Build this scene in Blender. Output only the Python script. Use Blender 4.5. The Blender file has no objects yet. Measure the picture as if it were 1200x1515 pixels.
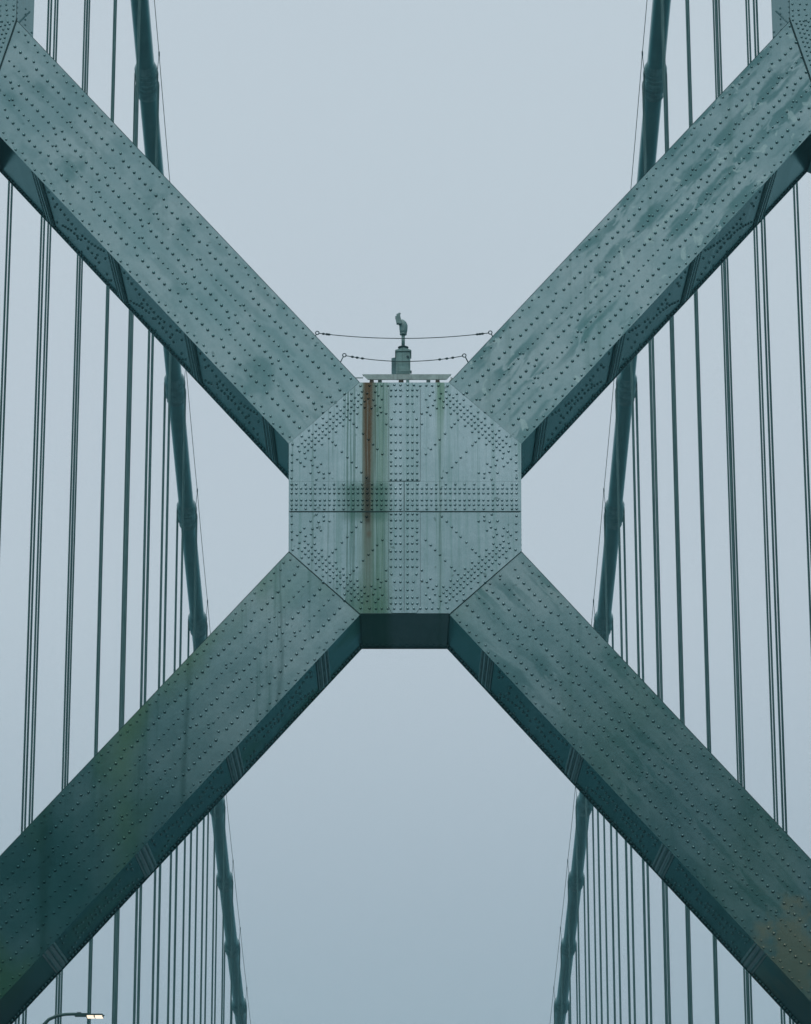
import bpy, math, random
from math import sin, cos, radians, pi, sqrt, exp
from mathutils import Vector, Matrix
random.seed(7)
sc = bpy.context.scene
COL = sc.collection

# ------------------------------------------------------------------ camera
F = 4663.0; TH = radians(16.16); PSI = radians(0.16); ROLL = 0.002
CAM = Vector((-0.17, 0, 1.7))
fw = Vector((sin(PSI)*cos(TH), cos(PSI)*cos(TH), sin(TH)))
rt = Vector((cos(PSI), -sin(PSI), 0)); up = rt.cross(fw)
rt, up = cos(ROLL)*rt - sin(ROLL)*up, cos(ROLL)*up + sin(ROLL)*rt
def P(px, py, y):
    """point of the plane y=const seen at a position of the photograph (survey of the real tower)"""
    q = rt*((px-600)/F) + up*((757.5-py)/F) + fw
    return CAM + q*(y/q.y)
cd = bpy.data.cameras.new("camera"); cam = bpy.data.objects.new("camera", cd); COL.objects.link(cam)
cd.sensor_fit = 'HORIZONTAL'; cd.sensor_width = 36; cd.lens = F/1200*36
cd.clip_start = 0.5; cd.clip_end = 20000
cam.matrix_world = Matrix(((rt.x, up.x, -fw.x, CAM.x), (rt.y, up.y, -fw.y, CAM.y), (rt.z, up.z, -fw.z, CAM.z), (0, 0, 0, 1)))
sc.camera = cam
sc.view_settings.view_transform = 'Standard'; sc.view_settings.look = 'None'
sc.view_settings.exposure = 0; sc.view_settings.gamma = 1
sc.cycles.use_denoising = True
sc.cycles.max_bounces = 6; sc.cycles.volume_bounces = 1
sc.cycles.filter_width = 1.5

# ------------------------------------------------------------------ node helpers
class NT:
    def __init__(s, tree): s.t = tree; s.n = tree.nodes; s.l = tree.links
    def _in(s, sock, v):
        if v is None: return
        if hasattr(v, 'is_output') or isinstance(v, bpy.types.NodeSocket): s.l.new(v, sock)
        else: sock.default_value = v
    def m(s, op, a, b=None, c=None, clamp=False):
        n = s.n.new('ShaderNodeMath'); n.operation = op; n.use_clamp = clamp
        s._in(n.inputs[0], a); s._in(n.inputs[1], b); s._in(n.inputs[2], c)
        return n.outputs[0]
    def ss(s, x, e0, e1, o0=0., o1=1.):
        n = s.n.new('ShaderNodeMapRange'); n.interpolation_type = 'SMOOTHSTEP'
        s._in(n.inputs['Value'], x); n.inputs['From Min'].default_value = e0; n.inputs['From Max'].default_value = e1
        n.inputs['To Min'].default_value = o0; n.inputs['To Max'].default_value = o1
        return n.outputs[0]
    def xyz(s, v):
        n = s.n.new('ShaderNodeSeparateXYZ'); s.l.new(v, n.inputs[0]); return n.outputs
    def comb(s, x, y, z):
        n = s.n.new('ShaderNodeCombineXYZ')
        for i, v in enumerate((x, y, z)): s._in(n.inputs[i], v)
        return n.outputs[0]
    def noise(s, vec, scale, detail=3, rough=.55, dist=0.):
        n = s.n.new('ShaderNodeTexNoise'); s.l.new(vec, n.inputs['Vector'])
        n.inputs['Scale'].default_value = scale; n.inputs['Detail'].default_value = detail
        n.inputs['Roughness'].default_value = rough; n.inputs['Distortion'].default_value = dist
        return n.outputs[0]
    def mix(s, f, a, b, mode='MIX'):
        n = s.n.new('ShaderNodeMix'); n.data_type = 'RGBA'; n.blend_type = mode
        s._in(n.inputs[0], f); s._in(n.inputs[6], a); s._in(n.inputs[7], b)
        return n.outputs[2]
    def bump(s, h, dist, strength=1.):
        n = s.n.new('ShaderNodeBump'); n.inputs['Distance'].default_value = dist; n.inputs['Strength'].default_value = strength
        s.l.new(h, n.inputs['Height']); return n.outputs[0]
def C4(r, g, b): return (r, g, b, 1.)
def newmat(name):
    m = bpy.data.materials.new(name); m.use_nodes = True
    t = NT(m.node_tree); b = m.node_tree.nodes['Principled BSDF']
    return m, t, b
PAINT = (.305, .39, .40)
METAL, ROUGH = .90, .20

def between(t, x, a, b, soft):
    return t.m('MULTIPLY', t.ss(x, a-soft, a+soft), t.ss(x, b-soft, b+soft, 1., 0.))

def arm_paint(name, patch, grime, algae, tan=0., streak=.3, seed=0., spray=0., grime_shade=0.):
    """aluminium grey-green bridge paint; UV = metres along / fraction across a brace"""
    m, t, b = newmat(name)
    uvn = t.n.new('ShaderNodeUVMap'); uvn.uv_map = 'UVMap'
    u, v, _ = t.xyz(uvn.outputs[0])
    geo = t.n.new('ShaderNodeNewGeometry'); pos = geo.outputs['Position']
    x, y, z = t.xyz(pos)
    wob = t.noise(t.comb(u, t.m('MULTIPLY', v, 1.9), seed), 1.5, 4, .6)
    wob2 = t.noise(t.comb(t.m('MULTIPLY', u, .5), t.m('MULTIPLY', v, 5.), seed+3.3), 1.3, 4, .6)
    # dull, chalked bands of paint between the stiffener lines, broken at each diaphragm
    vb = t.m('ADD', v, t.m('MULTIPLY', t.m('SUBTRACT', wob, .5), .16))
    band = t.m('ABSOLUTE', t.m('SINE', t.m('MULTIPLY', t.m('SUBTRACT', vb, .214), pi/.2935)))
    band = t.ss(band, .52, .80)
    ub = t.m('ADD', u, t.m('MULTIPLY', t.m('SUBTRACT', wob2, .5), 2.4))
    cell = t.m('ABSOLUTE', t.m('SUBTRACT', t.m('FRACT', t.m('ADD', t.m('DIVIDE', ub, 1.262), .5)), .5))
    cell = t.ss(cell, .03, .10)
    pm = t.m('MULTIPLY', t.m('MULTIPLY', band, cell), t.ss(wob2, .41, .54))
    big = t.noise(t.comb(u, t.m('MULTIPLY', v, 1.9), seed+9.), .55, 5, .62)
    fine = t.noise(pos, 9., 5, .65)
    brush = t.noise(t.comb(u, t.m('MULTIPLY', v, 14.), seed), 1.1, 4, .6)
    col = t.mix(t.ss(big, .32, .7), C4(PAINT[0]*.74, PAINT[1]*.82, PAINT[2]*.83), C4(PAINT[0]*1.2, PAINT[1]*1.12, PAINT[2]*1.12))
    col = t.mix(t.m('MULTIPLY', t.ss(brush, .42, .7), .06), col, C4(.36, .47, .48))
    pm = t.m('MULTIPLY', pm, t.ss(t.noise(t.comb(u, t.m('MULTIPLY', v, 1.9), seed+14.), .7, 2, .5), .36, .6, .2, 1.))
    col = t.mix(t.m('MULTIPLY', pm, patch), col, C4(.10, .20, .205))
    spots = t.ss(t.noise(t.comb(u, t.m('MULTIPLY', v, 1.9), seed+21.), 2.6, 3, .5, .6), .635, .665)
    if spray: col = t.mix(t.m('MULTIPLY', spots, spray), col, C4(.40, .49, .48))
    col = t.mix(t.m('MULTIPLY', t.ss(fine, .35, .75), .16), col, C4(.10, .2, .2))
    dots = t.ss(t.noise(pos, 5.5, 2, .5), .72, .76)
    col = t.mix(t.m('MULTIPLY', dots, .5), col, C4(.05, .10, .10))
    # dirt blotches
    blot = t.ss(t.noise(t.comb(u, t.m('MULTIPLY', v, 1.9), seed+5.), 1.0, 4, .6), .53, .72)
    col = t.mix(t.m('MULTIPLY', blot, grime), col, C4(.09, .19, .195))
    # rain streaks running straight down
    st = t.noise(t.comb(t.m('MULTIPLY', x, 3.2), y, t.m('MULTIPLY', z, .12)), 1.4, 4, .65)
    st = t.ss(st, .54, .72)
    col = t.mix(t.m('MULTIPLY', st, streak), col, C4(.05, .14, .12))
    if grime_shade:  # grime plus shade painted into the lower braces, deepening towards their outer ends
        shade_n = t.noise(t.comb(u, t.m('MULTIPLY', v, 1.9), seed+31.), .5, 4, .6)
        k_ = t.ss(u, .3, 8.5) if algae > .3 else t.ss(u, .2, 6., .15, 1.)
        col = t.mix(t.m('MULTIPLY', t.m('MULTIPLY', t.ss(shade_n, .1, .7, .75, 1.2), k_), min(1., grime_shade*(1.75 if algae > .3 else 1.4))), col, C4(.045, .125, .125))
    if algae:
        al = t.ss(t.noise(t.comb(t.m('MULTIPLY', x, 1.), y, t.m('MULTIPLY', z, .5)), .42, 3, .5), .42, .62)
        if algae > .3:
            zz_ = t.m('MULTIPLY', t.m('SUBTRACT', t.noise(t.comb(t.m('MULTIPLY', x, 2.), y, t.m('MULTIPLY', z, .35)), 1.5, 3, .6), .5), .35)
            xq = t.m('ADD', x, zz_)
            for px, wd, sf, st_ in ((69, 5., .14, .8), (276, 2., .06, .6), (150, 2.5, .1, .3), (416, 1.5, .04, .5), (210, 2., .08, .25)):
                q = P(px, 1250 if px < 200 else 1000, 60.5).x
                col = t.mix(t.m('MULTIPLY', between(t, xq, q-wd*.0135, q+wd*.0135, sf), st_), col, C4(.02, .07, .06))
        col = t.mix(t.m('MULTIPLY', al, algae), col, C4(.10, .185, .075))
    if tan:
        q = P(1172, 1405, 60.5)
        r = t.m('SQRT', t.m('ADD', t.m('POWER', t.m('SUBTRACT', x, q.x), 2.), t.m('POWER', t.m('MULTIPLY', t.m('SUBTRACT', z, q.z), .6), 2.)))
        r = t.m('ADD', r, t.m('MULTIPLY', t.m('SUBTRACT', t.noise(pos, 1.7, 4, .6), .5), 1.6))
        col = t.mix(t.m('MULTIPLY', t.m('MULTIPLY', t.ss(r, .35, .75, 1., 0.), t.ss(t.noise(pos, 1.1, 5, .6), .42, .52)), tan), col, C4(.27, .245, .175))
    t._in(b.inputs['Base Color'], col)
    b.inputs['Metallic'].default_value = METAL
    t._in(b.inputs['Roughness'], t.ss(big, .2, .8, ROUGH-.03, ROUGH+.06)); b.inputs['Specular Tint'].default_value = C4(.25, .4, .4); b.inputs['Specular IOR Level'].default_value = .15
    # plate waviness between stiffeners + fine orange peel
    h = t.m('ADD', t.m('MULTIPLY', t.m('ABSOLUTE', t.m('SINE', t.m('MULTIPLY', t.m('SUBTRACT', v, .214), pi/.2935))), .25), t.m('ADD', t.m('MULTIPLY', wob, .5), t.m('MULTIPLY', fine, .05)))
    t._in(b.inputs['Normal'], t.bump(h, .010, .4))
    return m

def plate_paint():
    m, t, b = newmat('gusset_paint')
    geo = t.n.new('ShaderNodeNewGeometry'); pos = geo.outputs['Position']
    x, y, z = t.xyz(pos)
    def X(px): return P(px, 737, 60.5).x
    def Z(py): return P(598, py, 60.5).z
    big = t.noise(pos, .8, 5, .6); fine = t.noise(pos, 9., 5, .65)
    vs = t.noise(t.comb(t.m('MULTIPLY', x, 7.), y, t.m('MULTIPLY', z, .10)), 1.5, 5, .7)
    vs2 = t.noise(t.comb(t.m('MULTIPLY', x, 26.), y, t.m('MULTIPLY', z, .25)), 1.2, 4, .7)
    col = t.mix(t.ss(big, .3, .7), C4(.32, .41, .43), C4(.43, .51, .54))
    col = t.mix(t.m('MULTIPLY', t.ss(vs, .46, .72), .5), col, C4(.15, .28, .25))
    col = t.mix(t.m('MULTIPLY', t.ss(fine, .4, .75), .12), col, C4(.12, .22, .21))
    col = t.mix(t.m('MULTIPLY', t.ss(t.noise(pos, 5.5, 2, .5), .71, .75), .5), col, C4(.08, .13, .12))
    xw = t.m('ADD', x, t.m('MULTIPLY', t.m('SUBTRACT', vs, .5), .26))
    # green algae below the left end of the platform
    g = between(t, xw, X(531), X(577), .10)
    g = t.m('MULTIPLY', g, t.ss(vs2, .30, .60, .3, 1.))
    col = t.mix(t.m('MULTIPLY', g, .62), col, C4(.11, .20, .115))
    gb = t.m('MULTIPLY', between(t, xw, X(512), X(574), .14), t.ss(z, Z(840), Z(905)))
    col = t.mix(t.m('MULTIPLY', gb, .55), col, C4(.06, .15, .08))
    gm = t.m('MULTIPLY', between(t, x, X(505), X(575), .18), between(t, z, Z(770), Z(716), .12))
    col = t.mix(t.m('MULTIPLY', gm, .6), col, C4(.05, .13, .10))
    g2 = t.m('MULTIPLY', between(t, xw, X(646), X(657), .035), t.ss(z, Z(690), Z(570), .12, 1.))
    col = t.mix(t.m('MULTIPLY', g2, .7), col, C4(.12, .23, .13))
    lines = None
    for px, w, s, py in ((524, 1.2, .55, 700), (520, 1., .5, 780), (514, 1.4, .6, 850), (552, 1., .5, 640), (558, 1.1, .6, 760), (568, 1., .55, 700), (462, .8, .35, 700), (484, .8, .3, 640), (432, .9, .4, 800), (651, .9, .5, 640), (493, .8, .3, 700)):
        k = t.m('MULTIPLY', between(t, xw, X(px-w), X(px+w), .012), s)
        lines = k if lines is None else t.m('MAXIMUM', lines, k)
    col = t.mix(lines, col, C4(.05, .13, .09))
    # rust run
    rr = between(t, xw, X(537), X(550), .085)
    rz = t.m('MULTIPLY', t.ss(z, Z(960), Z(600), .05, 1.2), t.ss(vs2, .25, .5, .6, 1.))
    col = t.mix(t.m('MULTIPLY', t.m('MULTIPLY', rr, rz), 1.0), col, C4(.115, .07, .038))
    rd = t.m('MULTIPLY', between(t, xw, X(540), X(547), .04), between(t, z, Z(775), Z(705), .1))
    col = t.mix(t.m('MULTIPLY', rd, .75), col, C4(.05, .045, .035))
    rs = t.m('MULTIPLY', between(t, x, X(543.), X(549.), .03), between(t, z, Z(795), Z(786), .04))
    col = t.mix(t.m('MULTIPLY', rs, .5), col, C4(.13, .08, .05))
    t._in(b.inputs['Base Color'], col)
    b.inputs['Metallic'].default_value = METAL; b.inputs['Roughness'].default_value = ROUGH+.02; b.inputs['Specular Tint'].default_value = C4(.25, .4, .4); b.inputs['Specular IOR Level'].default_value = .15
    t._in(b.inputs['Normal'], t.bump(t.m('ADD', big, t.m('MULTIPLY', fine, .06)), .010, .4))
    return m

def simple(name, col, metal=0., rough=.5, var=.25, scale=6., bump=0., streaks=0.):
    m, t, b = newmat(name)
    geo = t.n.new('ShaderNodeNewGeometry'); pos = geo.outputs['Position']
    x, y, z = t.xyz(pos)
    n = t.noise(pos, scale, 5, .65)
    d = tuple(c*(1-var) for c in col); l = tuple(min(1, c*(1+var)) for c in col)
    c = t.mix(t.ss(n, .3, .7), C4(*d), C4(*l))
    if streaks:
        st = t.noise(t.comb(t.m('MULTIPLY', x, 20.), t.m('MULTIPLY', y, 20.), t.m('MULTIPLY', z, 1.)), 1.2, 4, .65)
        c = t.mix(t.m('MULTIPLY', t.ss(st, .5, .7), streaks), c, C4(*(k*.4 for k in col)))
    t._in(b.inputs['Base Color'], c)
    b.inputs['Metallic'].default_value = metal; b.inputs['Roughness'].default_value = rough
    if bump: t._in(b.inputs['Normal'], t.bump(n, bump))
    return m
def rope_mat():
    m, t, b = newmat('wire_rope_paint')
    geo = t.n.new('ShaderNodeNewGeometry'); pos = geo.outputs['Position']
    x, y, z = t.xyz(pos)
    n = t.noise(pos, 1.3, 5, .65)
    lay = t.m('SINE', t.m('MULTIPLY', t.m('ADD', z, t.m('MULTIPLY', x, 1.6)), 2*pi/.085))
    c = t.mix(t.ss(n, .3, .7), C4(.075, .155, .155), C4(.14, .235, .23))
    c = t.mix(t.ss(lay, -.2, -.95, 0., .55), c, C4(.02, .05, .05))
    t._in(b.inputs['Base Color'], c)
    b.inputs['Metallic'].default_value = .7; b.inputs['Roughness'].default_value = .35
    t._in(b.inputs['Normal'], t.bump(lay, .008))
    return m

M = {}
M['ul'] = arm_paint('brace_paint_upper_left', .34, .62, 0, streak=.12, seed=2.)
M['ur'] = arm_paint('brace_paint_upper_right', .85, .25, 0, streak=.22, seed=11., spray=.7)
M['ll'] = arm_paint('brace_paint_lower_left', .10, .30, .72, streak=.5, seed=23., grime_shade=.5)
M['lr'] = arm_paint('brace_paint_lower_right', .72, .35, .15, tan=.9, streak=.25, seed=37., grime_shade=.36)
M['gusset'] = plate_paint()
M['leg'] = arm_paint('leg_paint', .0, .4, 0, streak=.4, seed=50.)
M['seam'] = simple('seam_grime', (.022, .05, .052), 0, .8)
M['rivet'] = simple('rivet_paint', (.21, .31, .315), .85, .28, .2, 3.)
for m_ in (M['rivet'],): m_.node_tree.nodes['Principled BSDF'].inputs['Specular Tint'].default_value = C4(.25, .4, .4)
M['lowplate'] = simple('splice_paint_shaded', (.045, .11, .115), .8, .3, .2, 3.)  # darker copy for the lower braces, their shade put into the colour
M['cable'] = simple('cable_wrap_paint', (.155, .31, .31), .75, .30, .10, .9, streaks=.15)
M['band'] = simple('cable_band_paint', (.22, .34, .34), .6, .35, .3, 2.5)
M['rope'] = rope_mat()
M['wire'] = simple('dark_wire', (.05, .075, .08), .5, .5)
M['galv'] = simple('weathered_white_paint', (.52, .56, .53), .1, .6, .2, 5., streaks=.4)
M['cab'] = simple('cabinet_paint', (.26, .37, .35), .15, .5, .2, 5., streaks=.5)
M['cabside'] = simple('junction_box_paint', (.13, .22, .23), .15, .5, .2, 5.)
M['sensor'] = simple('sensor_housing', (.28, .37, .36), .2, .45, .2, 8.)
M['rust'] = simple('rusty_iron', (.10, .065, .045), .2, .8, .4, 12.)
M['asphalt'] = simple('asphalt', (.05, .05, .052), 0, .85, .25, 3., .01)
M['concrete'] = simple('concrete', (.28, .29, .28), 0, .8, .2, 1.5)
M['mark'] = simple('road_paint', (.75, .75, .72), 0, .6, .1, 4.)
M['steel'] = simple('girder_paint', (.17, .28, .28), .3, .5, .2, 1.)
M['lamppole'] = simple('lamp_pole_paint', (.07, .13, .12), .3, .5, .2, 3.)
def glow():
    m, t, b = newmat('lamp_glow')
    b.inputs['Base Color'].default_value = C4(.8, .7, .55)
    b.inputs['Emission Color'].default_value = C4(1., .82, .62); b.inputs['Emission Strength'].default_value = 1.4
    return m
M['glow'] = glow()
def water():
    m, t, b = newmat('bay_water')
    geo = t.n.new('ShaderNodeNewGeometry'); n = t.noise(geo.outputs['Position'], .15, 5, .6)
    b.inputs['Base Color'].default_value = C4(.012, .035, .04); b.inputs['Roughness'].default_value = .15
    t._in(b.inputs['Normal'], t.bump(n, .6)); return m
M['water'] = water()

# ------------------------------------------------------------------ mesh helper
class MB:
    def __init__(s): s.v = []; s.f = []; s.m = []; s.uv = []; s.sm = []
    def face(s, idx, mi=0, uv=None, smooth=False):
        s.f.append(idx); s.m.append(mi); s.uv.append(uv); s.sm.append(smooth)
    def prism(s, poly, y0, y1, mi=0, caps=(1, 1), uvf=None):
        """poly: list of (x,z), any order; extruded in y from y0 (front) to y1"""
        A = sum(poly[i][0]*poly[(i+1) % len(poly)][1]-poly[(i+1) % len(poly)][0]*poly[i][1] for i in range(len(poly)))
        if A < 0: poly = poly[::-1]
        n = len(poly); b = len(s.v)
        for yy in (y0, y1):
            for (x, z) in poly: s.v.append((x, yy, z))
        def q(idx): return [uvf(*s.v[i]) for i in idx] if uvf else None
        if caps[0]:
            ix = [b+i for i in range(n)]; s.face(ix, mi, q(ix))
        if caps[1]:
            ix = [b+n+i for i in reversed(range(n))]; s.face(ix, mi, q(ix))
        for i in range(n):
            j = (i+1) % n
            ix = [b+i, b+n+i, b+n+j, b+j]; s.face(ix, mi, q(ix))
    def box(s, c, d, mi=0, rot=None):
        b = len(s.v)
        for sx in (-1, 1):
            for sy in (-1, 1):
                for sz in (-1, 1):
                    p = Vector((sx*d[0]/2, sy*d[1]/2, sz*d[2]/2))
                    if rot: p = rot @ p
                    s.v.append(tuple(Vector(c)+p))
        for f in ((0, 1, 3, 2), (4, 6, 7, 5), (0, 4, 5, 1), (2, 3, 7, 6), (0, 2, 6, 4), (1, 5, 7, 3)):
            s.face([b+i for i in f], mi)
    def rivet(s, p, n, r, h=None, mi=0, uv=None):
        n = Vector(n); h = h or r*.95; r = r*1.0
        a = n.orthogonal().normalized(); c = n.cross(a); p = Vector(p)
        b = len(s.v); K = 8
        for (rr, hh) in ((1.0, -.004/h), (.93, .5), (.58, .88)):
            for k in range(K):
                an = 2*pi*k/K
                s.v.append(tuple(p+a*(cos(an)*r*rr)+c*(sin(an)*r*rr)+n*(hh*h)))
        s.v.append(tuple(p+n*h))
        U = lambda k: [uv]*k if uv else None
        for ring in (0, 1):
            for k in range(K):
                k2 = (k+1) % K; o = b+ring*K
                s.face([o+k, o+k2, o+K+k2, o+K+k], mi, U(4), True)
        for k in range(K): s.face([b+2*K+k, b+2*K+(k+1) % K, b+3*K], mi, U(3), True)
    def tube(s, pts, r, K=8, mi=0, caps=True, closed=False):
        pts = [Vector(p) for p in pts]; n = len(pts); b = len(s.v)
        rs = r if isinstance(r, (list, tuple)) else [r]*n
        d0 = (pts[1]-pts[0]).normalized(); a = d0.orthogonal().normalized()
        for i in range(n):
            if closed: d = (pts[(i+1) % n]-pts[i-1]).normalized()
            else: d = (pts[min(i+1, n-1)]-pts[max(i-1, 0)]).normalized()
            a = (a-d*a.dot(d)).normalized(); c = d.cross(a)
            for k in range(K):
                an = 2*pi*k/K; s.v.append(tuple(pts[i]+(a*cos(an)+c*sin(an))*rs[i]))
        for i in range(n if closed else n-1):
            j = (i+1) % n
            for k in range(K):
                k2 = (k+1) % K
                s.face([b+i*K+k, b+i*K+k2, b+j*K+k2, b+j*K+k], mi, None, True)
        if caps and not closed:
            s.face([b+k for k in reversed(range(K))], mi); s.face([b+(n-1)*K+k for k in range(K)], mi)
    def strip(s, p, q, w, y, mi, t=.006):
        """thin raised bead of grime on a front plate between two (x,z) points"""
        d = Vector((q[0]-p[0], q[1]-p[1])); n = Vector((-d.y, d.x)).normalized()*w/2
        s.prism([(p[0]+n.x, p[1]+n.y), (q[0]+n.x, q[1]+n.y), (q[0]-n.x, q[1]-n.y), (p[0]-n.x, p[1]-n.y)], y-t, y+.002, mi)
    def build(s, name, mats, parent=None, origin=None):
        me = bpy.data.meshes.new(name)
        o = Vector(origin) if origin is not None else Vector((0, 0, 0))
        if parent is not None:
            w = Vector((0, 0, 0)); q = parent
            while q is not None: w = w+q.location; q = q.parent
            o = w
        me.from_pydata([tuple(Vector(v)-o) for v in s.v], [], s.f)
        for mt in (mats if isinstance(mats, (list, tuple)) else [mats]): me.materials.append(mt)
        me.polygons.foreach_set('material_index', s.m); me.polygons.foreach_set('use_smooth', s.sm)
        if any(u for u in s.uv):
            l = me.uv_layers.new(name='UVMap'); dat = []
            for f, u in zip(s.f, s.uv):
                for k in range(len(f)): dat += list(u[k]) if u else (0., 0.)
            l.data.foreach_set('uv', dat)
        me.update()
        ob = bpy.data.objects.new(name, me); COL.objects.link(ob)
        if parent is not None: ob.parent = parent
        else: ob.location = o
        return ob
def thing(name, loc, label, cat, group=None):
    o = bpy.data.objects.new(name, None); o.empty_display_size = .3; COL.objects.link(o); o.location = loc
    o['label'] = label; o['category'] = cat
    if group: o['group'] = group
    return o
def structure(o): o['kind'] = 'structure'; return o

# ------------------------------------------------------------------ bridge tower
D = 60.5; T = 2.9
tower = thing('bridge_tower', (0, D, -60), 'grey-green riveted steel bridge tower with big X bracing meeting at an eight-sided centre plate', 'bridge tower')
def XZ(px, py, y=D):
    p = P(px, py, y); return (p.x, p.z)
MS = .01352   # metres per photo pixel at the tower
ZC = P(598, 736, D).z                      # centre of the X
Z0 = P(24, -46, D).z                       # centre of the leg gussets above
OCT = [(427.5, 657), (532, 566.5), (664, 566.5), (771, 657), (771.5, 815.5), (665, 908.5), (533, 908.5), (427, 815.5)]

def lerp(a, b, k): return (a[0]+(b[0]-a[0])*k, a[1]+(b[1]-a[1])*k)
ARMS = {
 'ul': dict(U0=(532, 565), U1=(24, 29), L0=(428, 657), L1=(0, 202)),
 'ur': dict(U0=(665, 565), U1=(1172, 27), L0=(771, 657), L1=(1200, 197)),
 'll': dict(U0=(428, 815), U1=(0, 1266), L0=(533, 909), L1=(0, 1479)),
 'lr': dict(U0=(771, 815), U1=(1200, 1271), L0=(665, 909), L1=(1200, 1482.5)),
}
GA, GB = XZ(24, 29), XZ(-27, 176)          # inner corner and lower end of the left corner seam
XI = XZ(-85, 450)[0]; XO = XI-3.0
def zmir(p, zc): return (p[0], 2*zc-p[1])
def xmir(p): return (2*P(598, 737, D).x-p[0], p[1])

def under_band(mb, S, Lw, s, k_in, nrm, w=.40):
    """raised splice plate with two rivet lines across the underside of a brace"""
def make_arm(key, mat, label):
    a = ARMS[key]
    U0, U1, L0, L1 = [Vector(a[k]) for k in ('U0', 'U1', 'L0', 'L1')]
    dU = (U1-U0).normalized(); dL = (L1-L0).normalized()
    s0 = (L0-U0).dot(dU)                    # lower start relative to the upper start
    SMAX = 860.
    def pt(s, t):                           # s: px along from U0, t: 0 upper edge .. 1 lower edge
        up_ = U0+dU*s; lo = L0+dL*((s-s0)/dL.dot(dU)); q = up_.lerp(lo, t); return q
    W_ = (pt(300, 1)-pt(300, 0)).length
    left = key[1] == 'l'; upper = key[0] == 'u'
    def W(px, py): return XZ(px, py)
    # front polygon: centre seam hidden under the centre plate, far seam under the leg gusset
    near_u, near_l = U0-dU*14, L0-dL*14
    far_u, far_l = U0+dU*SMAX, L0+dL*(SMAX-s0)
    if upper: far_u, far_l = U0+dU*752, L0+dL*672
    poly = [W(*near_u), W(*far_u), W(*far_l), W(*near_l)]
    # UV
    Wu0 = Vector(W(*U0)); Wd = (Vector(W(*U1))-Wu0).normalized()
    Wn = Vector((Wd.y, -Wd.x)); Wl = Vector(W(*L0))
    if (Wl-Wu0).dot(Wn) < 0: Wn = -Wn
    WW = (Vector(W(*pt(300, 1)))-Wu0).dot(Wn)
    def uvf(x, y, z):
        d = Vector((x, z))-Wu0; return (d.dot(Wd), d.dot(Wn)/WW)
    mb = MB()
    mb.prism(poly, D, D+.035, 0, uvf=uvf)
    ins = .045
    def inset(p, sgn): return (p[0]+Wn.x*ins*sgn, p[1]+Wn.y*ins*sgn)
    bpoly = [inset(poly[0], 1), inset(poly[1], 1), inset(poly[2], -1), inset(poly[3], -1)]
    mb.prism(bpoly, D+.035, D+T-.035, 0, uvf=uvf)
    mb.prism(poly, D+T-.035, D+T, 0, uvf=uvf)
    # edge angle just behind the front plate
    lo0, lo1 = Vector(poly[3]), Vector(poly[2])
    # -------- rivets on the front face
    def inside(q):
        # keep clear of both seams
        if upper:
            c0 = Vector(U0); c1 = Vector(L0)
        else:
            c0 = Vector(U0); c1 = Vector(L0)
        n = Vector(((c1-c0).y, -(c1-c0).x)).normalized()
        if n.dot(dU) < 0: n = -n
        if (q-c0).dot(n) < 4.5: return False
        if upper:
            e0 = Vector((24, 29)) if left else Vector((1172, 28)); e1 = Vector((-27, 176)) if left else Vector((1223, 176))
            n = Vector(((e1-e0).y, -(e1-e0).x)).normalized()
            if n.dot(dU) > 0: n = -n
            if (q-e0).dot(n) < 4.5: return False
        return -60 < q.x < 1260 and -60 < q.y < 1580
    def put(s, t, r):
        q = pt(s, t)
        if not inside(q): return
        q = q+Vector((random.uniform(-.12, .12), random.uniform(-.12, .12)))
        x, z = W(*q); mb.rivet((x, D, z), (0, -1, 0), r, mi=1 if upper else 0, uv=uvf(x, D, z))
    N = 139.
    ph = {'ul': 8., 'ur': 3., 'll': -6., 'lr': 0.}[key]
    s = -140.
    while s < SMAX:
        for k, (t, off) in enumerate(((6, 0), (9.9, 10.3), (131.2, 0), (135.3, 10.3))):
            put(s+off+ph, t/N, .026)
        s += 20.6
    PER = 93.3
    j = -2
    while j*PER < SMAX:
        base = j*PER+ph
        for t in (30, 71, 111):              # heavy rivets of the stiffener lines
            sh = {30: 14, 71: 4, 111: -8}[t]
            for k in range(7): put(base+sh+12+k*11.75, (t+(-.6 if t == 30 else 0))/N, .0335)
            put(base+sh, (t-5.5)/N, .029)
            put(base+sh+3.5, (t+4.2)/N, .029) if t == 71 else None
        for t in (50.5, 91):                 # lighter rivets
            sh = {50.5: 9, 91: -2}[t]
            for k in range(9): put(base+sh+k*10.37, t/N, .0255)
            put(base+sh-3.2, (t-3.8)/N, .029); 
        j += 1
    # -------- underside: rivet lines, splice plates
    e0, e1 = Vector(bpoly[3]), Vector(bpoly[2])
    ed = (e1-e0).normalized(); en = Vector(Wn)  # outward (downwards) normal in the xz plane
    LEN = (e1-e0).length
    n3 = (en.x, 0, en.y)
    def und(s, yy, r, lift=0.):
        p = e0+ed*s+en*lift
        mb.rivet((p.x, yy, p.y), n3, r, h=r*.8, mi=1, uv=(s, .95))
    sign = 1
    Y0, Y1 = D+.16, D+T-.10
    s = .15
    while s < LEN-.2:
        und(s, Y1, .030); s += .088
    s = .15
    while s < LEN-.2:
        und(s, Y0, .028); 
        s += .14
    und_first = {'ul': 66, 'ur': 66, 'll': 92, 'lr': 92}[key]
    bands = [und_first+k*{'ul': 172, 'ur': 172, 'll': 187, 'lr': 187}[key] for k in range(5)]
    prev = None
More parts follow.
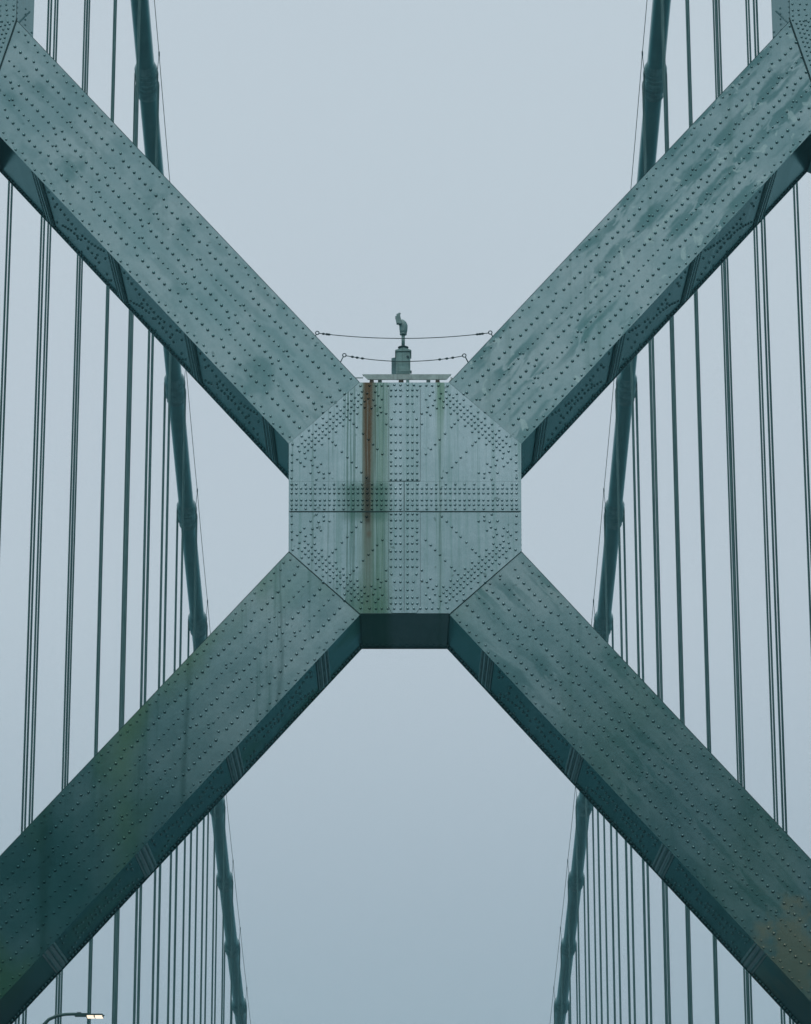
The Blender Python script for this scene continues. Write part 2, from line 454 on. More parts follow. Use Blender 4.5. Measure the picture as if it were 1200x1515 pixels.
    for bi, bpx in enumerate(bands):
        sb = bpx*MS*1.03
        if sb > LEN-.4: break
        if prev is not None:
            a0, a1 = prev+.34, sb-.30
            nn = int((a1-a0)/.105)
            for k in range(nn+1):
                f_ = k/nn; ss_ = a0+(a1-a0)*f_
                arc = sin(pi*f_)
                for (c, amp, skip) in ((.20, .22, 0), (.80, -.24, 0), (.36, .26, 1)):
                    if skip and k % 3: continue
                    if random.random() < .10: continue
                    und(ss_+random.uniform(-.01, .01), D+T*(c+amp*arc+random.uniform(-.006, .006)), .031)
                if k % 4 == 1: und(ss_, D+T*.88, .028)
        prev = sb
    zq0, zq1 = Vector(W(*U0)), Vector(poly[1])
    mb.strip(tuple(zq0+Wn*.005), tuple(zq1+Wn*.005), .010, D, 2, .002)
    arm = mb.build('brace', [mat, M['rivet'], M['seam']], tower)
    arm['label'] = label
    # splice plates are sub-parts
    for bi, bpx in enumerate(bands):
        sb = bpx*MS*1.03
        if sb > LEN-.4: break
        pb = MB()
        for (w0, w1, th) in ((-.17, .17, .020), (-.07, -.035, .034), (.035, .07, .034)):
            p0 = e0+ed*(sb+w0); p1 = e0+ed*(sb+w1)
            q = [(p0.x-en.x*.01, p0.y-en.y*.01), (p1.x-en.x*.01, p1.y-en.y*.01), (p1.x+en.x*th, p1.y+en.y*th), (p0.x+en.x*th, p0.y+en.y*th)]
            pb.prism(q, D+.10, D+T-.06, 0)
        for w in (-.12, 0., .12):
            yy = D+.2
            while yy < D+T-.1:
                p = e0+ed*(sb+w)+en*(.02 if w else .02)
                pb.rivet((p.x, yy, p.y), n3, .026, h=.024, mi=1); yy += .115
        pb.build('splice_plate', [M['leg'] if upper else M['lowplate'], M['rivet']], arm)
    return arm

make_arm('ul', M['ul'], 'upper left brace with soft grey blotches')
make_arm('ur', M['ur'], 'upper right brace with dark and light paint patches')
make_arm('ll', M['ll'], 'lower left brace, green with algae, with painted shade darkening its outer end')
make_arm('lr', M['lr'], 'lower right brace with a tan bare patch near its end')

# ---- centre plate
oct_ = [XZ(*p) for p in OCT]
cx = sum(p[0] for p in oct_)/8; cz = sum(p[1] for p in oct_)/8
mb = MB()
PF = D-.028
mb.prism(oct_, PF, D-.0005, 0)
def shrink(poly, d):
    n = len(poly); out = []
    A = sum(poly[i][0]*poly[(i+1) % n][1]-poly[(i+1) % n][0]*poly[i][1] for i in range(n)); sg = 1 if A > 0 else -1
    for i in range(n):
        p = Vector(poly[i]); a = Vector(poly[i-1]); b = Vector(poly[(i+1) % n])
        d1 = (p-a).normalized(); d2 = (b-p).normalized()
        n1 = Vector((-d1.y, d1.x))*sg; n2 = Vector((-d2.y, d2.x))*sg
        m_ = (n1+n2).normalized(); out.append(tuple(p+m_*(d/max(.3, m_.dot(n1)))))
    return out
body = shrink(oct_, .035)
mb.prism(body, D+.0365, D+T-.036, 0)
mb.prism(oct_, D+T+.0005, D+T+.028, 0)
YS = D+T
# rivets measured on one quarter, mirrored to the other three
Q = """270,137 240,172 203,210 350,150 400,133 435,163 340,200 405,195 470,192 507,155 573,157 290,215 375,228 440,225 507,222 573,215 272,268 408,257 475,257 540,250 222,285 308,298 375,290 442,288 508,285 575,282 647,275 212,335 246,365 162,350 162,453 478,318 543,315 612,315 447,350 512,348 580,345 647,345 715,335 785,335 550,380 615,377 680,373 520,412 583,408 650,405 715,402 785,395 485,450 618,438 683,435 750,432 453,483 588,470 653,468 718,465 785,462 853,455 688,498 753,495 820,490 657,530 722,528 788,525 857,522 925,515 390,548 758,558 825,556 890,552 727,592 795,590 860,587 925,582 995,575 338,605 692,628 828,620 895,617 960,612 293,652 660,660 797,653 862,650 928,647 993,642 1085,653 250,700 898,680 963,677 1030,672 200,750 600,727 867,712 933,710 1018,722 967,740 1092,757 545,782 867,780 957,790 902,808 1040,798 502,830 1008,832 805,845 1092,832 457,878 842,875 890,858 970,868 407,930 722,935 778,941 830,927 908,936 1092,909 357,982 777,983 850,1001 1095,987 145,75 205,75 262,75 325,75 415,78"""
quarter = [(600+float(a)/6.667, 560+float(b)/6.667) for a, b in (q.split(',') for q in Q.split())]
strip = []
def row(y, xs): strip.extend((560+x/8.41, 560+y/8.41) for x in xs)
row(90, (363, 442)); row(153, (363, 422, 481)); row(228, (363, 422, 481)); row(322, (363, 422)); row(422, (363, 438)); row(515, (363, 473))
for y in (611, 707, 803, 899, 1092, 1188, 1264): row(y, (363, 422, 481))
row(945, (481,)); row(995, (363, 422)); row(1043, (481,))
bandr = []
for x in (22, 118, 210, 303, 398, 490, 583, 678, 772, 863, 957, 1050, 1095): bandr.append((600+x/6.667, 560+1053/6.667))
for k in range(24):
    for y in (1093, 1139): bandr.append((600+(22+k*46.6)/6.667, 560+y/6.667))
MX, MY = 597.9, 736.0
def put4(m_, pts, y, r):
    for (px, py) in pts:
        for sx in (1, -1):
            for sy in (1, -1):
                qx = MX+(px-MX)*sx; qy = MY+(py-MY)*sy
                x, z = XZ(qx+random.uniform(-.2, .2), qy+random.uniform(-.2, .2))
                m_.rivet((x, y, z), (0, -1, 0), r*1.06, mi=0)
put4(mb, quarter, PF, .0265)
# rivets down the vertical side faces and along the sloped top
for side in (-1, 1):
    xs = min(p[0] for p in body) if side < 0 else max(p[0] for p in body)
    z = XZ(0, 812)[1]
    while z < XZ(0, 662)[1]:
        mb.rivet((xs, D+.13, z), (side, 0, 0), .03, h=.03); mb.rivet((xs, D+T-.13, z), (side, 0, 0), .03, h=.03); z += .105
zb = min(p[1] for p in body); x = XZ(540, 908)[0]
while x < XZ(660, 908)[0]:
    mb.rivet((x, D+T-.16, zb), (0, 0, -1), .03, h=.02); x += .14
# dark joint lines round the plate
g = MB()
for i in (3, 4, 5, 6, 7): pass
centre = mb.build('gusset_plate', [M['gusset'], M['rivet']], tower)
def plate(name, poly_px, y0, y1, rivets, rad, mats, parent, seams=()):
    b_ = MB(); poly = [XZ(*p) for p in poly_px]
    b_.prism(poly, y0, y1, 0)
    for (px, py) in rivets:
        x, z = XZ(px+random.uniform(-.2, .2), py+random.uniform(-.2, .2)); b_.rivet((x, y0, z), (0, -1, 0), rad*1.06, mi=0)
    for (p, q, w, yy) in seams: b_.strip(XZ(*p), XZ(*q), w, yy, 1)
    return b_.build(name, mats, parent)
mats2 = [M['gusset'], M['seam'], M['rivet']]
def mirror_pts(pts, sy):
    out = []
    for (px, py) in pts:
        for sx in (1, -1): out.append((MX+(px-MX)*sx, MY+(py-MY)*sy))
    return out
plate('splice_plate', [(580, 567.6), (616, 567.6), (621.5, 577), (621.5, 712.5), (575.3, 712.5), (575.3, 577)], PF-.020, PF-.0005,
      mirror_pts(strip, 1), .0265, mats2, centre,
      [((575.3, 577), (575.3, 712), .010, PF), ((621.6, 577), (621.6, 712), .012, PF), ((575, 712.9), (621.8, 712.9), .018, PF-.018), ((575.3, 577), (580, 567.8), .010, PF), ((621.6, 577), (616, 567.8), .010, PF)])
plate('splice_plate', [(580, 907.6), (616, 907.6), (621.5, 899), (621.5, 758.6), (575.3, 758.6), (575.3, 899)], PF-.018, PF-.0005,
      mirror_pts(strip, -1), .0265, mats2, centre,
      [((575.3, 899), (575.3, 758.5), .010, PF), ((621.6, 899), (621.6, 758.5), .010, PF), ((575.3, 899), (580, 907.6), .010, PF), ((621.6, 899), (616, 907.6), .010, PF), ((598, 758.8), (598, 906), .008, PF-.018)])
bl = [(MX-(px-MX)+0, py) for px, py in bandr]; 
hb = []
for pts, lohi in ((bl, (428, 597.2)), (bandr, (598.6, 770.6))):
    rv = [p for p in pts]+[(p[0], 2*MY-p[1]) for p in pts]
    plate('splice_plate', [(lohi[0], 713.6), (lohi[1], 713.6), (lohi[1], 757.2), (lohi[0], 757.2)], PF-.024, PF-.0005,
          rv, .0265, mats2, centre, [((lohi[0], 713.3), (lohi[1], 713.3), .008, PF), ((lohi[0]+.5, 757.6), (lohi[1]-.5, 757.6), .011, PF-.02)])
for (p, q, w, yy, th_) in (((427.5, 815.8), (533, 909), .022, D, .024), ((771, 815.8), (665, 909), .022, D, .024), ((427.8, 656.7), (532, 566.3), .010, D, .024), ((770.6, 656.7), (664, 566.3), .010, D, .024),
        ((598, 713.8), (598, 757), .012, PF-.024, .006), ((533.5, 908.3), (664.5, 908.3), .010, PF, .006)):
    sm_ = MB(); sm_.strip(XZ(*p), XZ(*q), w, yy, 0, th_); sm_.build('joint_line', [M['seam']], centre)

# ---- legs with corner gussets (left one, then its mirror image)
for side in (-1, 1):
    f_ = (lambda p: p) if side < 0 else xmir
    lm = MB()
    lm.prism([f_(p) for p in ((XO, -60), (XI, -60), (XI, 77), (XO, 77))], D, D+T, 0)
    leg = lm.build('leg', [M['leg']], tower)
    for zc_, rv in ((Z0, True), (2*ZC-Z0, False), (2*Z0-(2*ZC-Z0), False)):
        zs = zc_-Z0
        up_a, up_b = (GA[0], GA[1]+zs), (GB[0], GB[1]+zs)
        lo_a, lo_b = zmir(up_a, zc_), zmir(up_b, zc_)
        d_ = XI-GB[0]
        poly = [(XO-.01, up_b[1]-.30), (XI, up_b[1]-.30), up_b, up_a, lo_a, lo_b, (XI, lo_b[1]+.30), (XO-.01, lo_b[1]+.30)]
        gm = MB()
        gm.prism([f_(p) for p in poly], D-.026, D+T+.026, 0)
        if rv:
            A, B = Vector(up_a), Vector(up_b); dn = (B-A).normalized()
            nn = Vector((-abs(dn.y), abs(dn.x)*0)).normalized()
            # staggered rivets following the seam
            k = 0
            while k < 7:
                s = .12 + (.05 if k % 2 else 0)
                while s < (B-A).length+.3:
                    p = A+dn*s+Vector((-.10-.078*k, .0+.03*k)); 
                    x, z = f_((p.x+random.uniform(-.006, .006), p.y)); gm.rivet((x, D-.026, z), (0, -1, 0), .026, mi=2); s += .108
                k += 1
            z = GA[1]-.05
            while z < GA[1]+1.0:
                for dx in (.06, .17, .31):
                    x, zz = f_((GA[0]-dx-(.0 if dx < .1 else random.uniform(0, .05)), z+random.uniform(-.02, .02))); gm.rivet((x, D-.026, zz), (0, -1, 0), .025, mi=2)
                # inner side face
                x, zz = f_((GA[0], z)); gm.rivet((x, D+T-.2, zz), (-side, 0, 0), .026, h=.026); gm.rivet((x, D+.1, zz), (-side, 0, 0), .022, h=.02)
                gm.rivet((x, D+1.5, zz), (-side, 0, 0), .024, h=.02)
                z += .125
            for k in range(22):
                zz = GA[1]+.05+k*.055; yy = D+.3+k*.09
                x, zz = f_((GA[0], zz)); gm.rivet((x, yy, zz), (-side, 0, 0), .020, h=.016)
            a_, b_ = f_(up_a), f_(up_b)
            o_ = .012*side
            gm.strip((a_[0]-o_, a_[1]), (b_[0]-o_, b_[1]), .026, D-.004, 1, .0235)
            c_ = f_((GA[0]+.004, GA[1])); e_ = f_((GA[0]+.004, GA[1]+1.3))
            gm.strip((c_[0], c_[1]), (e_[0], e_[1]), .010, D-.026, 1, .002)
        gm.build('corner_gusset', [M['leg'], M['seam'], M['rivet']], leg)
# the next pair of braces above springs from the same corner gussets
for key in ('ul', 'ur'):
    a = ARMS[key]; q = [XZ(*a['U0']), XZ(*a['U1']), XZ(*a['L1']), XZ(*a['L0'])]
    mb = MB(); mb.prism([zmir(p, Z0) for p in q], D, D+T, 0)
    mb.build('brace', [M['leg']], tower)
mb = MB(); mb.prism([(p[0], 2*Z0-p[1]) for p in oct_], D-.02, D+T+.02, 0); mb.build('gusset_plate', [M['leg']], tower)

# ------------------------------------------------------------------ main cables, bands, suspender ropes, hand ropes
W = 10.06
KA, KB, KC = 8.26485528e-04, -5.74991213e-01, 1.08148545e+02
def cz_(y): return KA*y*y+KB*y+KC
def cs_(y): return 2*KA*y+KB
SIDES = {-1: 'left', 1: 'right'}
Y0C = 142.5
bands_n = list(range(-8, 9))
for side in (-1, 1):
    xs = W*side
    t_ = thing('suspension_cable', (xs, D+1.4, cz_(D+1.4)), 'thick painted main suspension cable with clamp bands sweeping down on the %s' % SIDES[side], 'suspension cable', 'main cables of the bridge')
    mb = MB()
    ys = [D+.4+k*1.6 for k in range(130)]
    mb.tube([(xs, y, cz_(y)) for y in ys], .355, 20)
    # faint wrapping seams
    ca = mb.build('cable', [M['cable']], t_)
    for n in bands_n:
        y = Y0C+9.14*n; L = 2.0 if n < 1 else 1.75
        b_ = MB(); tv = Vector((0, 1, cs_(y))).normalized(); c = Vector((xs, y, cz_(y)))
        prof = [(-.80, .36), (-.58, .43), (-.53, .455), (-.50, .455), (-.48, .415)]
        for k in range(5):
            u = -.40+k*.22; prof += [(u, .412), (u+.03, .438), (u+.07, .438), (u+.10, .412)]
        prof += [(.80, .405), (.82, .42), (.88, .42), (.92, .36)]
        nP = len(prof); K = 20; base = len(b_.v)
        ax = Vector((1, 0, 0)); bx = tv.cross(ax)
        for (u, r) in prof:
            for k in range(K):
                an = 2*pi*k/K; b_.v.append(tuple(c+tv*(u*L/2*1.05)+(ax*cos(an)+bx*sin(an))*r))
        for i in range(nP-1):
            for k in range(K): b_.face([base+i*K+k, base+i*K+(k+1) % K, base+(i+1)*K+(k+1) % K, base+(i+1)*K+k], 0)
        for sx in (-1, 1):      # bolted split flange along each flank
            mid = c+ax*(.412*sx)+tv*.12
            rot = Matrix(((1, 0, 0), (0, tv.y, -tv.z), (0, tv.z, tv.y)))
            b_.box(mid, (.055, L*.66, .09), 0, rot)
            for q in range(5):
                pp = mid+tv*((q-2)*L*.15); b_.tube([pp+bx*.09, pp-bx*.09], .022, 6)
        b_.build('cable_band', [M['band']], t_)
    # ---- hand rope above the inner side of the cable
    hx = xs-side*.47
    h_ = thing('hand_rope', (hx, D+4, cz_(D+4)+1.06), 'thin hand rope on short posts along the inner side of the %s main cable' % SIDES[side], 'hand rope', 'hand ropes above the main cables')
    mb = MB(); pts = []
    for n in bands_n[:-1]:
        y0 = Y0C+9.14*n
        for k in range(6):
            y = y0+9.14*k/6; f = k/6; zz = (1-f)*cz_(y0)+f*cz_(y0+9.14); pts.append((hx, y, zz+1.06-.10*4*f*(1-f)))
    pts.append((hx, y0+9.14, cz_(y0+9.14)+1.06))
    mb.tube(pts, .014, 5); mb.build('wire', [M['wire']], h_)
    for n in bands_n:
        y = Y0C+9.14*n; b_ = MB()
        b_.tube([(xs-side*.40, y+.02, cz_(y)+.15), (hx, y, cz_(y)+1.02)], .013, 5)
        p_ = b_.build('post', [M['wire']], h_)
        b_ = MB(); b_.box((hx, y, cz_(y)+1.06), (.055, .10, .17), 0); b_.build('clamp', [M['wire']], p_)
ORD = ['first', 'second', 'third', 'fourth', 'fifth', 'sixth', 'seventh', 'eighth', 'ninth', 'tenth', 'eleventh', 'twelfth', 'thirteenth', 'fourteenth', 'fifteenth']
A_ = .45
for side in (-1, 1):
    for i, n in enumerate(range(-7, 7)):
        y = Y0C+9.14*n; zc_ = cz_(y); xs = W*side
        lab = 'suspender hanging from the %s main cable, %s clamp band from the tower' % (SIDES[side], ORD[i])
        t_ = thing('suspender', (xs, y, 0), lab, 'suspender rope', 'suspender ropes hanging from the main cables')
        for b0 in (-.31, .31):
            yy = y+b0+.12; zz = cz_(yy); mb = MB()
            tilt = b0*.0
            arc = [(xs-cos(pi*k/10)*A_, yy, zz+.05+sin(pi*k/10)*.46) for k in range(11)]
            mb.tube([(xs-A_, yy, .16), (xs-A_, yy, .7), (xs-A_, yy, .9), (xs-A_, yy, zz*.5)]+arc+[(xs+A_, yy, zz*.5), (xs+A_, yy, .9), (xs+A_, yy, .7), (xs+A_, yy, .16)], [.09, .06, .029, .029]+[.029]*11+[.029, .029, .06, .09], 8)
            r_ = mb.build('rope', [M['rope']], t_)

# ------------------------------------------------------------------ platform, cabinet and sensor on top of the centre plate
TZ = XZ(598, 566.5)[1]
pf = thing('equipment_platform', (0, D+.2, TZ), 'pale weathered steel channel platform on short feet on top of the X centre plate', 'platform')
def Q2(px, py, y=D+.07): p = P(px, py, y); return (p.x, p.z)
mb = MB()
for yb in (D+.07, D+1.0):
    mb.prism([Q2(536, 553.6), (Q2(668, 553.6)), Q2(661, 561.3), Q2(544, 561.3)], yb, yb+.022, 0)
    a = Q2(537, 553.6); b = Q2(667, 553.6); c = Q2(545, 561.3); d = Q2(660, 561.3)
    mb.prism([(a[0], a[1]-.012), (b[0], b[1]-.012), (b[0], b[1]-.0005), (a[0], a[1]-.0005)], yb+.0225, yb+.10, 0)
    mb.prism([(c[0], c[1]+.001), (d[0], d[1]+.001), (d[0], d[1]+.012), (c[0], c[1]+.012)], yb+.0225, yb+.04, 0)
for px in (562, 634): 
    q = Q2(px, 553.6); mb.prism([(q[0]-.04, q[1]-.013), (q[0]+.04, q[1]-.013), (q[0]+.04, q[1]-.05), (q[0]-.04, q[1]-.05)], D+.1005, D+.9995, 0)
mb.build('channel_beam', [M['galv']], pf)
for x0, x1, mt in ((546.5, 553.5, 'rust'), (589.5, 597.5, 'rust'), (600.5, 606, 'cab'), (644, 651, 'rust')):
    b_ = MB(); p = Q2(x0, 566); q = Q2(x1, 566); t0 = Q2(x0, 561)[1]
    b_.prism([(p[0]-.02, TZ-.035), (q[0]+.02, TZ-.035), (q[0]+.02, TZ-.01), (p[0]-.02, TZ-.01)], D+.04, D+1.03, 0)
    b_.prism([(p[0], TZ-.01), (q[0], TZ-.01), (q[0]-.01, t0+.02), (p[0]+.01, t0+.02)], D+.075, D+.10, 0)
    b_.prism([(p[0], TZ-.01), (q[0], TZ-.01), (q[0]-.01, t0+.02), (p[0]+.01, t0+.02)], D+1.0, D+1.03, 0)
    b_.build('foot', [M[mt]], pf)
# sloping end brackets of the platform
for (a0, a1) in (((524.5, 553.8), (535, 565.5)), ((669.5, 553.8), (661.5, 565.5))):
    b_ = MB(); p = Q2(*a0); q = Q2(*a1)
    b_.tube([(p[0], D+.3, p[1]), (q[0], D+.3, q[1])], .016, 6)
    b_.tube([(p[0], D+.3, p[1]+.002), (Q2(537, 554)[0] if a0[0] < 600 else Q2(667, 554)[0], D+.3, p[1]+.002)], .012, 6)
    b_.build('end_bracket', [M['galv']], pf)
YC = D+.10
def Q3(px, py): p = P(px, py, YC); return (p.x, p.z)
fs = thing('fog_sensor', (Q3(597, 553)[0], YC, Q3(597, 553)[1]), 'grey cabinet with a short mast and hooded sensor head standing on the pale platform', 'sensor mast')
def lathe(b_, prof, cx_, cy_, K=16, mi=0):
    base = len(b_.v)
    for (r, z) in prof:
        for k in range(K): b_.v.append((cx_+r*cos(2*pi*k/K), cy_+r*sin(2*pi*k/K), z))
    for i in range(len(prof)-1):
        for k in range(K): b_.face([base+i*K+k, base+i*K+(k+1) % K, base+(i+1)*K+(k+1) % K, base+(i+1)*K+k], mi, None, True)
    b_.face([base+k for k in reversed(range(K))], mi); b_.face([base+(len(prof)-1)*K+k for k in range(K)], mi)
zt = Q3(597, 517)[1]; zbt = Q3(597, 553.4)[1]
x0, x1 = Q3(586.2, 553)[0], Q3(607.2, 553)[0]; xm = (x0+x1)/2
mb = MB()
mb.prism([(x0, zbt+.012), (x1, zbt+.012), (x1, zt-.02), (x0, zt-.02)], YC, YC+.42, 0)
mb.prism([(x0+.02, zbt+.05), (x1-.02, zbt+.05), (x1-.02, zt-.06), (x0+.02, zt-.06)], YC-.012, YC-.0005, 0)
cab = mb.build('cabinet', [M['cab']], fs)
b_ = MB(); b_.box((x1-.05, YC-.03, (zt+zbt)/2+.10), (.05, .03, .025), 0, Matrix.Rotation(.5, 3, 'Y')); b_.box((x1+.012, YC+.05, zbt+.06), (.03, .05, .05), 0); b_.build('latch', [M['wire']], cab)
b_ = MB(); b_.prism([(x0-.022, zt-.045), (x1+.022, zt-.045), (x1+.022, zt-.02), (xm+.01, zt+.035), (x0-.022, zt-.02)], YC-.03, YC+.45, 0); b_.build('roof', [M['cab']], fs)
b_ = MB(); xa = Q3(579.3, 553)[0]; zj = Q3(580, 527)[1]
b_.prism([(xa, zbt+.012), (x0-.001, zbt+.012), (x0-.001, zj), (xa, zj-.02)], YC+.06, YC+.34, 0); b_.build('junction_box', [M['cabside']], fs)
px_, py_ = Q3(596.6, 500)[0], YC+.18
b_ = MB(); z1 = Q3(597, 514)[1]; zf = Q3(597, 509.5)[1]
lathe(b_, [(.055, zt-.02), (.052, zf-.03), (.105, zf-.02), (.11, zf), (.085, zf+.012), (.045, zf+.03)], px_, py_); b_.build('flange', [M['wire']], fs)
b_ = MB(); zp = Q3(597, 489.5)[1]; b_.tube([(px_, py_, zf), (px_, py_, zp)], .036, 12); b_.build('mast', [M['cab']], fs)
z2 = Q3(597, 491)[1]; z3 = Q3(597, 478)[1]; z4 = Q3(597, 469.5)[1]
b_ = MB()
lathe(b_, [(.070, z2), (.074, z2+.02), (.068, z2+.03)], px_+.003, py_)
path = [(px_+.003, py_, z2+.025), (px_+.006, py_, z2+.08), (px_+.006, py_, z3), (px_-.008, py_-.01, z3+.05), (px_-.030, py_-.02, z3+.085), (px_-.052, py_-.03, z3+.10)]
b_.tube(path, [.068, .080, .088, .078, .060, .045], 14)
hd = b_.build('hood', [M['sensor']], fs)
b_ = MB(); c0 = Vector((Q3(590.6, 470)[0], py_-.06, Q3(590.6, 469.5)[1]))
rot = Matrix.Rotation(radians(-12), 3, 'Y')
b_.box(c0, (.068, .12, .215), 0, rot); b_.box(c0+rot @ Vector((-.052, 0, -.012)), (.034, .13, .15), 0, rot)
b_.tube([c0+Vector((0, 0, .11)), c0+Vector((.012, 0, .135))], .026, 8)
b_.build('sensor_head', [M['sensor']], fs)

# ---- safety wires strung between the two upper braces
def safety(name_l, L_, R_, sag_px, knots, y):
    l = P(L_[0], L_[1], y); r = P(R_[0], R_[1], y); dz = sag_px*MS
    t_ = thing('safety_wire', (l.x, y, l.z), name_l, 'safety wire', 'safety wires above the centre plate')
    def pt(f): return (l.x+(r.x-l.x)*f, y, l.z+(r.z-l.z)*f-dz*4*f*(1-f))
    b_ = MB(); b_.tube([pt(k/28) for k in range(29)], .0085, 6); b_.build('wire', [M['wire']], t_)
    for f in knots:
        b_ = MB(); p = Vector(pt(f)); q = Vector(pt(f+.004)); d = (q-p).normalized()
        b_.tube([p-d*.03, p-d*.015, p+d*.015, p+d*.03], [.012, .024, .024, .012], 8); b_.build('clip', [M['wire']], t_)
    for s_, c in ((-1, l), (1, r)):
        b_ = MB(); rr = .036; cc = Vector((c.x+s_*.02, y, c.z+.008))
        b_.tube([cc+Vector((rr*cos(2*pi*k/14), 0, rr*sin(2*pi*k/14))) for k in range(14)], .010, 6, closed=True)
        b_.tube([cc+Vector((s_*.02, 0, -.03)), cc+Vector((s_*.09, .0, -.17))], .012, 6)
        b_.build('eye_bolt', [M['wire']], t_)
safety('upper and longer of two thin wires strung between the braces behind the sensor mast', (471, 493), (724, 492.5), 8.5, (.03, .05, .062, .93, .945, .96), D+.16)
safety('lower and shorter of two thin wires strung between the braces in front of the cabinet', (511, 526), (685.5, 526.5), 9, (.06, .10, .145, .80, .86, .91), D+.05)

# ------------------------------------------------------------------ street lamp (lit)
YL = 78.0
def QL(px, py): p = P(px, py, YL); return p
lamp = thing('street_lamp', (QL(58, 1515).x, YL, .15), 'lit street lamp with a dark curved arm in front of the left suspender ropes', 'street lamp')
top = QL(58, 1520)
b_ = MB(); b_.tube([(top.x, YL, .15), (top.x, YL, .5), (top.x, YL, top.z-.5)], [.14, .11, .07], 12); b_.build('pole', [M['lamppole']], lamp)
pts = [(58, 1545), (59, 1528), (63.5, 1518), (72, 1508.5), (84, 1503.2), (97, 1500.8), (110, 1500.4), (122, 1502)]
b_ = MB(); b_.tube([tuple(QL(*p)) for p in pts], [.07, .06, .05, .042, .04, .038, .038, .038], 10)
b_.build('arm', [M['lamppole']], lamp)
b_ = MB()
def LB(px0, px1, py0, py1, y0, y1, mi=0):
    a_, c_ = QL(px0, py0), QL(px1, py1); b_.prism([(a_.x, a_.z), (c_.x, a_.z), (c_.x, c_.z), (a_.x, c_.z)], y0, y1, mi)
LB(111, 130, 1499.6, 1504, YL-.10, YL+.10)
LB(114, 120, 1497.6, 1499.6, YL-.03, YL+.03)
LB(128, 152.5, 1501.0, 1503.2, YL-.17, YL+.17)
a_ = QL(152.5, 1503)
b_.tube([(a_.x-.03, YL, a_.z+.01), (a_.x+.035, YL, a_.z+.005)], [.03, .012], 8)
LB(128.3, 129.0, 1503.2, 1506.2, YL-.165, YL+.165); LB(152, 152.5, 1503.2, 1505.2, YL-.165, YL+.165); LB(139.5, 140.8, 1503.2, 1506.0, YL-.165, YL-.05)
hd = b_.build('lamp_head', [M['lamppole']], lamp)
for p0, p1 in ((129.2, 139.3), (141, 151.8)):
    b_ = MB(); a_, c_ = QL(p0, 1503.25), QL(p1, 1505.7)
    v0 = len(b_.v)   # wedge lens, its lower face tilted towards the carriageway
    for (x, y, z) in ((a_.x, YL-.15, a_.z), (c_.x, YL-.15, a_.z), (c_.x, YL+.15, a_.z), (a_.x, YL+.15, a_.z), (a_.x, YL-.14, c_.z+.03), (c_.x, YL-.14, c_.z+.03), (c_.x, YL+.14, c_.z-.004), (a_.x, YL+.14, c_.z-.004)): b_.v.append((x, y, z))
    for f in ((0, 1, 2, 3), (4, 7, 6, 5), (0, 4, 5, 1), (1, 5, 6, 2), (2, 6, 7, 3), (3, 7, 4, 0)): b_.face([v0+k for k in f])
    b_.build('lamp_lens', [M['glow']], hd)

# ------------------------------------------------------------------ roadway and bay
mb = MB(); mb.box((0, 210, -.35), (16.6, 640, .7), 0); structure(mb.build('road_deck', [M['asphalt']]))
mb = MB()
for sx in (-1, 1): mb.box((sx*8.15, 210, .075), (.3, 640, .14), 0)
structure(mb.build('kerb', [M['concrete']]))
mb = MB()
for x in (-5.1, -1.7, 1.7, 5.1):
    y = -90
    while y < 520:
        mb.box((x, y+1.5, .004), (.12, 3, .004), 0); y += 11
structure(mb.build('road_markings', [M['mark']]))
mb = MB()
for sx in (-1, 1):
    for (y0, y1) in ((-110, D-.3), (D+T+.3, 530)):
        mb.box((sx*9.55, (y0+y1)/2, -.1), (2.3, y1-y0, .5), 0); mb.box((sx*10.06, (y0+y1)/2, -5), (.9, y1-y0, .8), 0)
        y = y0+4
        while y < y1-4: mb.box((sx*10.06, y, -2.6), (.35, .35, 4.2), 0); y += 9.14
structure(mb.build('stiffening_girder', [M['steel']]))
mb = MB(); R_ = 1400; mb.v += [(-R_, -R_, -62), (R_, -R_, -62), (R_, R_, -62), (-R_, R_, -62)]; mb.face([0, 1, 2, 3]); structure(mb.build('water', [M['water']]))

# ------------------------------------------------------------------ fog
HAZE = .0007
if HAZE:
    mb = MB(); mb.box((0, 0, (-63+84)/2), (2*R_+8, 2*R_+8, 147), 0)
    hm = bpy.data.materials.new('fog_air'); hm.use_nodes = True; nt = hm.node_tree; nt.nodes.clear()
    out = nt.nodes.new('ShaderNodeOutputMaterial'); pv = nt.nodes.new('ShaderNodeVolumePrincipled')
    pv.inputs['Color'].default_value = C4(.42, .84, .94); pv.inputs['Density'].default_value = HAZE; pv.inputs['Anisotropy'].default_value = .2
    nt.links.new(pv.outputs[0], out.inputs['Volume'])
    hz = mb.build('haze', [hm]); hz['kind'] = 'stuff'

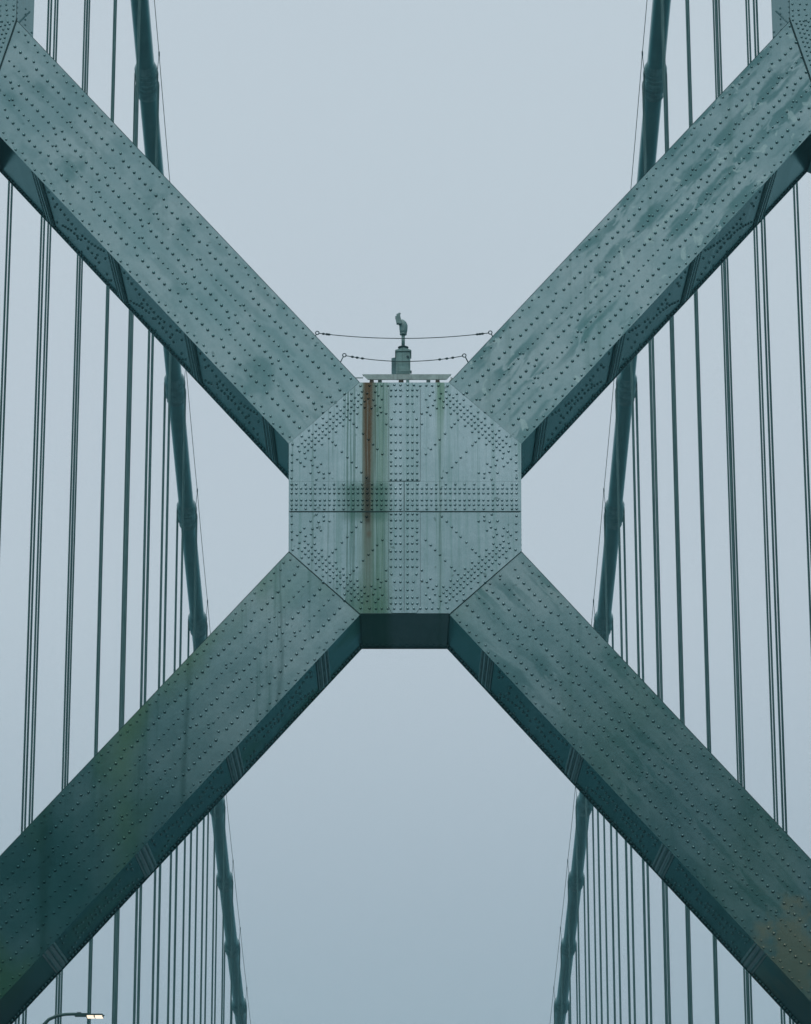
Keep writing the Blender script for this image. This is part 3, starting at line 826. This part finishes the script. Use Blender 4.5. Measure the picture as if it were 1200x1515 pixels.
# ------------------------------------------------------------------ sky and sun
w = bpy.data.worlds.new('World'); sc.world = w; w.use_nodes = True; nt = w.node_tree; t = NT(nt)
bg = nt.nodes['Background']; tc = nt.nodes.new('ShaderNodeTexCoord'); gen = tc.outputs['Generated']
x, y, z = t.xyz(gen)
SUN_EL, SUN_AZ = radians(58), radians(200)
sky = nt.nodes.new('ShaderNodeTexSky'); sky.sky_type = 'NISHITA'; sky.sun_disc = False
sky.sun_elevation = SUN_EL; sky.sun_rotation = SUN_AZ; sky.air_density = 1.5; sky.dust_density = 4
def ramp(v, stops):
    n = nt.nodes.new('ShaderNodeValToRGB'); nt.links.new(v, n.inputs[0]); e = n.color_ramp.elements
    while len(e) < len(stops): e.new(.5)
    for k, (p, c) in enumerate(stops): e[k].position = p; e[k].color = C4(*c)
    n.color_ramp.interpolation = 'EASE'
    return n.outputs[0]
ahead = ramp(z, [(0., (.03, .08, .09)), (.06, (.08, .17, .19)), (.125, (.44, .51, .59)), (.27, (.545, .615, .685)), (.42, (.56, .635, .70)), (1., (.75, .85, .92))])
behind = ramp(z, [(0., (.005, .05, .055)), (.16, (.012, .05, .055)), (.21, (.12, .22, .23)), (.285, (.98, 1.1, 1.14)), (.35, (.74, .86, .91)), (.46, (.30, .44, .48)), (1., (.75, .9, .95))])  # unseen sky; cloud band and dark low zone shaped to grade the steel's reflections
side_ = ramp(z, [(0., (.01, .07, .08)), (.2, (.010, .105, .12)), (.45, (.045, .20, .225)), (.75, (.50, .68, .74)), (1., (.75, .9, .95))])  # unseen side sky, made dark to dim the undersides and cables
col = t.mix(t.ss(y, .35, .88), t.mix(t.ss(y, -.85, -.35), behind, side_), ahead)
cl = t.noise(t.comb(x, y, t.m('MULTIPLY', z, 2.)), 4.5, 4, .55)
col = t.mix(t.m('MULTIPLY', t.ss(cl, .35, .7), .10), col, t.mix(.5, col, C4(.50, .50, .62)))
nish = t.mix(1., sky.outputs[0], C4(.003, .003, .003), 'MULTIPLY')
col = t.mix(1., col, nish, 'ADD')
nt.links.new(col, bg.inputs[0]); bg.inputs[1].default_value = 1.
sd = bpy.data.lights.new('sun', 'SUN'); sd.energy = .5; sd.angle = radians(20); sd.color = (1., .97, .92)
so = bpy.data.objects.new('sun', sd); COL.objects.link(so)
dirv = Vector((sin(SUN_AZ)*cos(SUN_EL), cos(SUN_AZ)*cos(SUN_EL), sin(SUN_EL)))
so.rotation_euler = (-dirv).to_track_quat('-Z', 'Y').to_euler(); so.location = dirv*100
